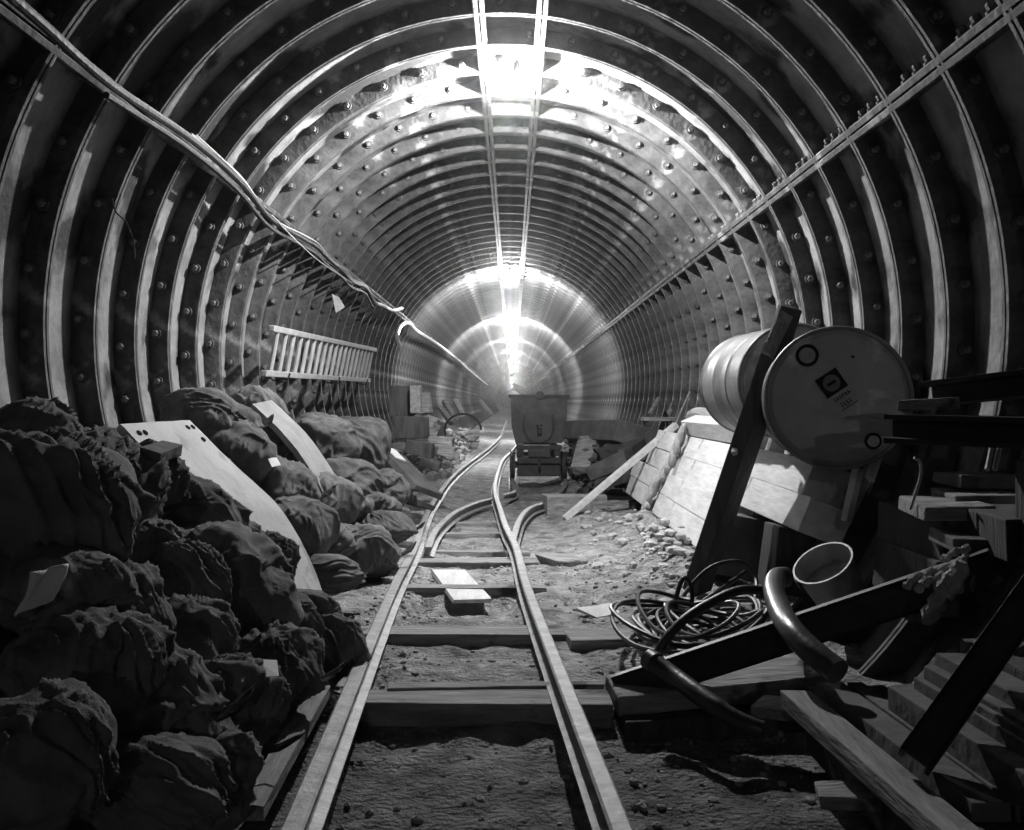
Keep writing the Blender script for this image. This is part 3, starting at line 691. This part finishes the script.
MB().beam(P(674, 427, 9.33), P(690, 392, 9.6), .014, .014, 0, .002, .003, 3).build('iron_rod', 'steel', None, 'thin rod sticking up above the slim pole', 'rod')
MB().beam(P(545, 505, 9.35), P(604, 505, 9.45), .22, .19, 0, .01, .012, 9).build('timber_block', 'woodx', None, 'squared block lying across the ground under the slim pole', 'timber', 'loose baulks beside the tub')
for i, (a, b, w, h, m, lb) in enumerate((
   (P(583, 436, 11.6), P(640, 437, 10.6), .55, .22, 'block', 'large dark baulk on top of the heap right of the tub'),
   (P(582, 470, 10.6), P(590, 438, 11.0), .2, .12, 'woodx', 'pale slab propped against the heap right of the tub'),
   (P(590, 474, 10.2), P(628, 458, 10.0), .16, .16, 'block', 'tilted baulk in the middle of the heap right of the tub'),
   (P(596, 486, 10.0), P(650, 470, 9.9), .18, .1, 'woodd', 'dark baulk low in the heap right of the tub'),
   (P(604, 452, 10.6), P(640, 448, 10.4), .3, .1, 'woodd', 'dark board inside the heap right of the tub'))):
    MB().beam(a, b, w, h, R_(8*(i-2)), .01, .02, i+20).build('timber_baulk', m, None, lb, 'timber', 'loose baulks beside the tub')
t = thing('trestle', P(655, 430, 11.0), 'small dark trestle table against the far right wall', 'trestle')
MB().beam(P(642, 419, 11.0), P(674, 419, 11.0), .25, .04).build('table_top', 'woodx', t)
for u in (646, 669):
    for dy in (-.08, .08): MB().beam(P(u, 421, 11)+Vector((0, dy, 0)), P(u, 446, 11)+Vector((0, dy, 0)), .04, .04).build('leg', 'woodd', t)
for i, (u, v, u2, v2) in enumerate(((650, 414, 659, 398), (669, 414, 673, 404))):
    MB().beam(P(u, v, 11.3), P(u2, v2, 11.45), .05, .03).build('wood_batten', 'woodx', None, ['short batten leaning behind the trestle, left one', 'short batten leaning behind the trestle, right one'][i], 'batten')

# ------------------------------------------------------------------ coil of cable, hose and pipes
CB = Vector((.72, 4.05, zbase(4)+.05))
t = thing('cable_coil', CB, 'tangled coil of thin black cable on the ground at the foot of the leaning post', 'cable coil')
rnd = random.Random(11)
for k_ in range(13):
    rx, ry = rnd.uniform(.16, .29), rnd.uniform(.28, .50); ox, oy = rnd.uniform(-.05, .07), rnd.uniform(-.12, .16); zz = .006+.011*k_+rnd.uniform(0, .02); ph = rnd.uniform(0, 6)
    pts = [CB+Vector((ox+rx*math.cos(a), oy+ry*math.sin(a), zz+.03*math.sin(a*2+ph)+.035*max(0, math.sin(a+ph)))) for a in [i*2*math.pi/10 for i in range(10)]]
    MB().tube(crom(pts, 5, True), .0085, 7, True).build('cable_loop', 'rubber', t)
for pts in ([P(678, 625, 4.35), P(676, 600, 4.35), P(684, 578, 4.35), P(692, 590, 4.4), P(690, 612, 4.4), P(682, 632, 4.3), P(664, 640, 4.0)],
            [P(660, 640, 4.2), P(680, 600, 4.6), P(710, 568, 4.7), P(742, 562, 4.7), P(756, 580, 4.6), P(752, 608, 4.4), P(735, 632, 4.1), P(690, 648, 3.95)],
            [P(668, 632, 4.2), P(700, 604, 4.5), P(745, 572, 4.75)],
            [P(640, 640, 4.1), P(650, 622, 4.3), P(680, 612, 4.5), P(720, 600, 4.6)]):
    MB().tube(crom(pts, 8), .010, 8).build('cable_loop', 'rubber', t)
t = thing('air_hose', P(650, 660, 3.6), 'thick black hose arching over the cable coil to the bent pipe', 'hose')
MB().tube(crom([P(655, 662, 3.62), P(664, 642, 3.62), P(684, 620, 3.65), P(712, 602, 3.7), P(742, 590, 3.75), P(776, 592, 3.8)], 10), .017, 12).build('hose', 'rubber', t)
MB().tube(crom([P(700, 655, 3.7), P(740, 640, 3.8), P(765, 615, 3.95), P(782, 590, 4.05)], 8), .013, 10).build('hose', 'rubber', t)
MB().tube(crom([P(786, 577, 3.8), P(777, 578, 3.76), P(774, 590, 3.55), P(779, 608, 3.3), P(790, 628, 3.02), P(808, 648, 2.90), P(838, 672, 2.8)], 10), .036, 16).build('bent_pipe', 'pipe', None, 'fat glossy bent pipe hooked over the long dark beam', 'pipe')
t = thing('suction_pipe', P(700, 695, 3.2), 'thick black pipe lying from the long dark beam down to the floor boards', 'pipe')
MB().tube(crom([P(652, 661, 3.26), P(672, 675, 3.2), P(695, 692, 3.1), P(718, 708, 3.02), P(742, 722, 2.97), P(762, 730, 2.95)], 8), [.029]*26+[.026]*15, 14).build('pipe', 'pipe', t)
MB().tube([P(649, 659, 3.28), P(656, 663.5, 3.25)], .034, 14).build('pipe_collar', 'pipe', t)

# ------------------------------------------------------------------ long beam with rope, bucket
t = thing('steel_channel', P(800, 640, 3.3), 'long dark steel channel lying from the track up to the right hand stacks', 'beam')
def channel(p0, p1, h, w, th=.012, roll=0):
    mb = MB(); fm = frame(p0, p1, roll); L = (Vector(p1)-Vector(p0)).length
    mb.box(fm @ Matrix.Translation((-w/2 if False else w/2-th/2, 0, 0)), (th, L, h), .002)
    for s in (-1, 1): mb.box(fm @ Matrix.Translation((0, 0, s*(h/2-th/2))), (w, L, th), .002)
    return mb
channel(P(620, 690, 3.40), P(996, 566, 2.92), .10, .07).build('channel', 'dsteel', t)
MB().box(frame(P(972, 586, 2.90), P(986, 562, 2.96)), (.004, .12, .03), .002).build('end_plate', 'woodx', t, 'pale end plate')
t = thing('rope', P(930, 590, 2.91), 'frayed rope and rag knotted round the end of the long dark channel', 'rope')
for pts, r in (([P(906, 588, 2.88), P(915, 578, 2.86), P(935, 572, 2.84), P(955, 568, 2.86), P(966, 556, 2.91)], .011), ([P(918, 590, 2.86), P(925, 582, 2.82), P(945, 576, 2.82), P(962, 568, 2.86)], .012),
               ([P(944, 560, 2.91), P(955, 552, 2.88), P(968, 549, 2.90)], .010), ([P(962, 568, 2.81), P(950, 580, 2.79), P(942, 592, 2.79), P(934, 608, 2.81), P(928, 620, 2.84)], .022), ([P(960, 570, 2.81), P(955, 586, 2.78), P(946, 596, 2.78)], .02)):
    pc = crom(pts, 6)
    MB().tube([p+Vector((0, 0, .004*math.sin(i*1.9))) for i, p in enumerate(pc)], [r*(1+.25*math.sin(i*1.3)) for i in range(len(pc))], 8).build('strand', 'canvas', t)
bc = P(834, 584, 4.15)
t = thing('bucket', bc-Vector((0, 0, .09)), 'battered galvanised bucket tipped beside the long dark channel', 'bucket')
mtx = Matrix.Translation(bc) @ Matrix.Rotation(R_(-32), 4, 'Y') @ Matrix.Rotation(R_(18), 4, 'X') @ Matrix.Rotation(R_(90), 4, 'X')
MB().lathe([(0, -.125), (.083, -.125), (.087, -.135), (.090, -.125), (.118, .10), (.124, .104), (.124, .112), (.116, .112), (.114, .10), (.086, -.115), (0, -.115)], 40, mtx).build('pail', 'zinc', t)
MB().lathe([(0, .03), (.04, .035), (.08, .028), (.099, .03), (.098, .0), (0, 0)], 30, mtx).build('contents', 'pale', t, 'pale dried cement inside')
for s in (-1, 1): MB().box(mtx @ Matrix.Translation((s*.122, .085, 0)), (.012, .04, .035), .003).build('ear', 'dsteel', t)
MB().tube([mtx @ Vector((.126*math.cos(a), .09, -.128*math.sin(a))) for a in [math.pi*i/16 for i in range(17)]], .004, 6).build('bail_handle', 'dsteel', t)

# ------------------------------------------------------------------ steel joists and timbers at the right
def ibeam(p0, p1, h, w, label):
    t = thing('steel_joist', (Vector(p0)+Vector(p1))/2-Vector((0, 0, h/2)), label, 'steel beam', 'steel joists on the right')
    fm = frame(p0, p1); L = (Vector(p1)-Vector(p0)).length; mb = MB()
    mb.box(fm, (.012, L, h-.01), .002)
    for s in (-1, 1): mb.box(fm @ Matrix.Translation((0, 0, s*(h/2-.008))), (w, L, .016), .003)
    mb.build('joist', 'dsteel', t)
ibeam(P(933, 394, 3.25), P(1130, 372, 2.78), .075, .14, 'upper rusty steel joist stacked at the right edge')
ibeam(P(893, 428, 3.1), P(1130, 436, 2.72), .085, .17, 'lower steel joist at the right edge, below the wooden chock')
MB().beam(P(899, 406, 3.12), P(960, 402, 3.05), .12, .032, 0, .004, .004, 2).build('wood_chock', 'woodx', None, 'flat wooden chock between the two steel joists', 'chock')
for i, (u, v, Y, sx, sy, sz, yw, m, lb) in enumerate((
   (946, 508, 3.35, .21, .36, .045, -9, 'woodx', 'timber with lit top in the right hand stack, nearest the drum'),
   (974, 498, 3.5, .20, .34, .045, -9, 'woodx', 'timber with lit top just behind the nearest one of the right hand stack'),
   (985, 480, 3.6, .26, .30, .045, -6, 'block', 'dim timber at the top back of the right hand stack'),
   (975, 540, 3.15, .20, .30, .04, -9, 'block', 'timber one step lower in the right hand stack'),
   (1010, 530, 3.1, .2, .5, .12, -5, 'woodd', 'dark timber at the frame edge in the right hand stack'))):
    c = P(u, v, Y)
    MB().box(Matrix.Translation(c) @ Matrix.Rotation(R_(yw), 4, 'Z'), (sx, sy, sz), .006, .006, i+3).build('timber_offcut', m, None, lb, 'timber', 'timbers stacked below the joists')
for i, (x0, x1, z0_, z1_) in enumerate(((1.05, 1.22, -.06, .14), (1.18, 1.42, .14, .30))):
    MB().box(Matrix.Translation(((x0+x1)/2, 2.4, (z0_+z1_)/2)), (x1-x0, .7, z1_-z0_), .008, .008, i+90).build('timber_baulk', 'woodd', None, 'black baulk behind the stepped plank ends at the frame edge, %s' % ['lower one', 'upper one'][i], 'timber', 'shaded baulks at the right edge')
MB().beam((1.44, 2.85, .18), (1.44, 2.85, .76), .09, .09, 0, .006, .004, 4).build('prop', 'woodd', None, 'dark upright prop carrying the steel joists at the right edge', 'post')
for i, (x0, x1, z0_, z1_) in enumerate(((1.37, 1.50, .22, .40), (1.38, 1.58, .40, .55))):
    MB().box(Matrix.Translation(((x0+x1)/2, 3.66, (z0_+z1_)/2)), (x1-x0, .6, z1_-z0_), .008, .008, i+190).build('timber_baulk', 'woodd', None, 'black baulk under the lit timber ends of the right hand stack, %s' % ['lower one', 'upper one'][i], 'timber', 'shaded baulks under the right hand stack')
for i, (u) in enumerate((988, 996)):
    MB().tube([P(u-1, 470, 3.3), P(u+4, 445, 3.35)], .008, 8).build('iron_rod', 'steel', None, ['short upright rod below the joists, left of a pair', 'short upright rod below the joists, right of a pair'][i], 'rod')
MB().tube(crom([P(914, 458, 3.3), P(920, 462, 3.3), P(921, 475, 3.3), P(916, 492, 3.3), P(910, 510, 3.3)], 6), .005, 6).build('bent_wire', 'steel', None, 'thin bent wire hanging below the lower joist', 'wire')

# ------------------------------------------------------------------ boards at the lower right
D = Vector((.056, -.95, 0)).normalized()
def plank(u, v, Y, L, w, h, m, label, dz=0):
    a = P(u, v, Y); b = a+D*L; b.z += dz
    MB().beam(a-Vector((0, 0, h/2)), b-Vector((0, 0, h/2)), w, h, 0, .004, .004, int(u)).build('plank', m, None, label, 'plank', 'planks piled at lower right')
plank(795, 690, 2.92, 1.05, .085, .05, 'woody', 'long pale plank nearest the track in the lower right pile')
plank(829, 682, 2.98, .9, .085, .07, 'block', 'dim plank second from the track in the lower right pile')
plank(854, 682, 2.98, .9, .05, .09, 'block', 'narrow plank third from the track in the lower right pile')
plank(874, 684, 2.96, .9, .05, .09, 'block', 'narrow plank fourth from the track in the lower right pile')
plank(904, 684, 2.72, .8, .085, .1, 'block', 'plank end raised in the middle of the lower right pile')
plank(922, 676, 2.68, .8, .05, .1, 'block', 'plank end stepped behind the middle of the lower right pile')
plank(938, 664, 2.66, .8, .07, .05, 'block', 'upper plank end by the slanting steel bar')
plank(950, 652, 2.66, .8, .08, .05, 'block', 'topmost plank end by the slanting steel bar')
plank(988, 700, 2.4, .5, .09, .06, 'block', 'plank behind the slanting steel bar at the frame edge')
plank(960, 725, 2.45, .5, .12, .06, 'block', 'wide plank under the slanting steel bar')
MB().beam((1.0, 3.0, .0), (1.03, 1.7, .0), .32, .16, 0, .01, .01, 4).build('timber_baulk', 'woodd', None, 'dark baulk at the bottom of the lower right pile', 'timber')
ib = thing('steel_bar', P(920, 760, 2.25), 'dark steel bar slanting up across the lower right planks', 'beam')
channel(P(914, 762, 2.25), P(1085, 520, 2.5), .075, .05, .012, R_(-50)).build('bar', 'dsteel', ib)
MB().beam((.32, 3.36, -.02), (1.0, 3.42, .03), .22, .06, R_(3), .006, .006, 41).build('floor_board', 'woodx', None, 'wide pale board lying on the floor right of the track under the thick pipe', 'board')
MB().beam((.34, 3.28, -.09), (.95, 3.34, -.07), .2, .07, 0, .006, .006, 42).build('floor_board', 'woodd', None, 'dark board under the wide pale board', 'board')
MB().beam(P(757, 706, 3.1), P(812, 712, 3.0), .11, .03, R_(6), .004, .004, 43).build('floor_board', 'woodx', None, 'short board beside the left end of the long pale plank', 'board')
MB().beam(P(818, 795, 2.45), P(878, 795, 2.43), .10, .03, R_(4), .004, .004, 44).build('floor_board', 'woodx', None, 'small flat board on the ground at the lower right', 'board')

# ------------------------------------------------------------------ blocks and boxes on the far left
for i, (u0, v0, u1, v1, Y, dep, rot, m, lb) in enumerate((
   (389, 385, 412, 416, 9.6, .35, 0, 'woodd', 'dark wooden box on top of the far left block stack'),
   (410, 386, 420, 414, 9.5, .12, 0, 'woody', 'pale upright board on the right of the dark box'),
   (417, 393, 430, 414, 10.2, .3, -12, 'woodx', 'pale baulk behind the dark box'),
   (394, 417, 425, 440, 9.3, .4, 0, 'woodd', 'long black baulk under the dark box'),
   (422, 418, 440, 436, 10.0, .4, 20, 'woodx', 'pale baulk end sticking out right of the black baulk'),
   (405, 442, 432, 456, 9.0, .4, 10, 'woodd', 'dark baulk low in the far left stack'),
   (428, 438, 452, 447, 9.3, .3, 4, 'woodx', 'upper of two pale blocks at the front of the far left stack'),
   (438, 447, 455, 457, 9.1, .3, 6, 'woodx', 'lower of two pale blocks at the front of the far left stack'),
   (418, 460, 440, 470, 8.9, .3, 18, 'woodd', 'dark block at the foot of the far left stack'),
   (454, 452, 460, 464, 9.2, .06, -10, 'woody', 'small upright board end beside the left rail'))):
    a, b = P(u0, v0, Y), P(u1, v1, Y)
    MB().box(Matrix.Translation(((a.x+b.x)/2, Y+dep/2, (a.z+b.z)/2)) @ Matrix.Rotation(R_(rot), 4, 'Y'), (b.x-a.x, dep, a.z-b.z), .01, .012, i+60).build('timber_block' if i else 'wooden_box', m, None, lb, 'timber' if i else 'box', 'stack of blocks on the far left')
t = thing('stone_slab', P(410, 490, 8.6), 'grey slab leaning on the far heap, one end painted white', 'slab')
a, b = P(390, 452, 8.9), P(428, 492, 8.4)
MB().beam(a, b, .3, .05, R_(-20), .006, .01, 3).build('slab', 'block', t)
MB().beam(a+Vector((0, -.01, .035)), a.lerp(b, .3)+Vector((0, -.01, .035)), .12, .012, R_(-20), .002, .002, 3).build('white_end', 'paper', t, 'white painted end')
MB().beam(P(400, 500, 8.5), P(425, 506, 8.3), .22, .06, R_(-15), .01, .02, 13).build('timber_block', 'woodd', None, 'dark flat block at the foot of the leaning slab', 'timber')
for i, (u, v, u2, v2, Y) in enumerate(((444, 401, 456, 421, 13.5), (440, 408, 453, 424, 13.3), (455, 400, 462, 414, 14.5), (480, 400, 492, 414, 22))):
    MB().beam(P(u, v, Y), P(u2, v2, Y-.3), .07, .05, 0, .004, .004, i).build('leaning_board', 'woodx', None, ['bright batten leaning at the far left beyond the block stack', 'lower batten beside the bright leaning one', 'dim batten behind the bright leaning one', 'far pale board beside the left rail'][i], 'batten')
MB().tube([P(463, 430, 12.8)+Vector((.22*math.cos(a), .05*math.cos(a), .22*math.sin(a)*.9)) for a in [math.pi*i/20*1.1 for i in range(21)]], .014, 7).build('hoop', 'dsteel', None, 'dark bent hoop lying on the far left rubble', 'hoop')
MB().box(Matrix.Translation((P(482, 430, 33).x, 33, gz(-.9, 33)+.09)), (.15, .15, .18), .03, .01, 5).build('white_can', 'paper', None, 'small bright white can on the rubble beside the left rail', 'can')

# ------------------------------------------------------------------ rubble
def rubble(name, spots, m, label, n, smin, smax, seed):
    rnd = random.Random(seed); mb = MB()
    for _ in range(n):
        x0, x1, y0, y1, zt = spots[rnd.randrange(len(spots))]
        x, y = rnd.uniform(x0, x1), rnd.uniform(y0, y1); s = smin+(smax-smin)*rnd.random()**3
        t = bmesh.new(); bmesh.ops.create_icosphere(t, subdivisions=1, radius=1); t.verts.index_update()
        k = [rnd.uniform(.6, 1.3) for _ in range(3)]; c = Vector((x, y, gz(x, y)+zt*rnd.random()**2+s*.2)); rot = Matrix.Rotation(rnd.uniform(0, 6), 3, 'Z')
        mb.raw([c+rot @ Vector((v.co.x*s*k[0], v.co.y*s*k[1], v.co.z*s*k[2]*.7))*(1+.25*noise.noise(v.co*2+c*20)) for v in t.verts], [[v.index for v in f.verts] for f in t.faces]); t.free()
    mb.build(name, m, None, label, 'rubble', None, 'stuff')
rubble('rubble', [(.75, 1.05, 5.4, 8.0, .03), (.85, 1.05, 5.6, 7.2, .06), (.5, .9, 5.0, 9.0, .01)], 'pale', 'loose rubble at the foot of the pale timber pile', 330, .006, .045, 1)
rubble('gravel', [(-.55, .5, 1.6, 7.5, .0), (.3, 1.0, 2.2, 6.5, .0), (-.7, -.4, 3.6, 7.5, .0)], 'stone', 'gravel strewn over the track bed', 2600, .003, .016, 2)
rubble('rubble', [(-1.3, -.98, 9.5, 14, .45), (-1.25, -.84, 13, 20, .40), (-1.3, -.8, 16, 26, .35)], 'stone', 'heap of rubble on the far left beyond the block stack', 700, .03, .13, 3)
rubble('rubble', [(.75, 1.3, 10.2, 15, .5), (.8, 1.2, 13, 20, .4)], 'heap', 'dark rubble heap right of the mine tub', 300, .04, .14, 4)
rubble('rubble', [(.55, .95, 3.3, 5.2, .04)], 'stone', 'broken bits lying around the cable coil', 90, .01, .05, 5)
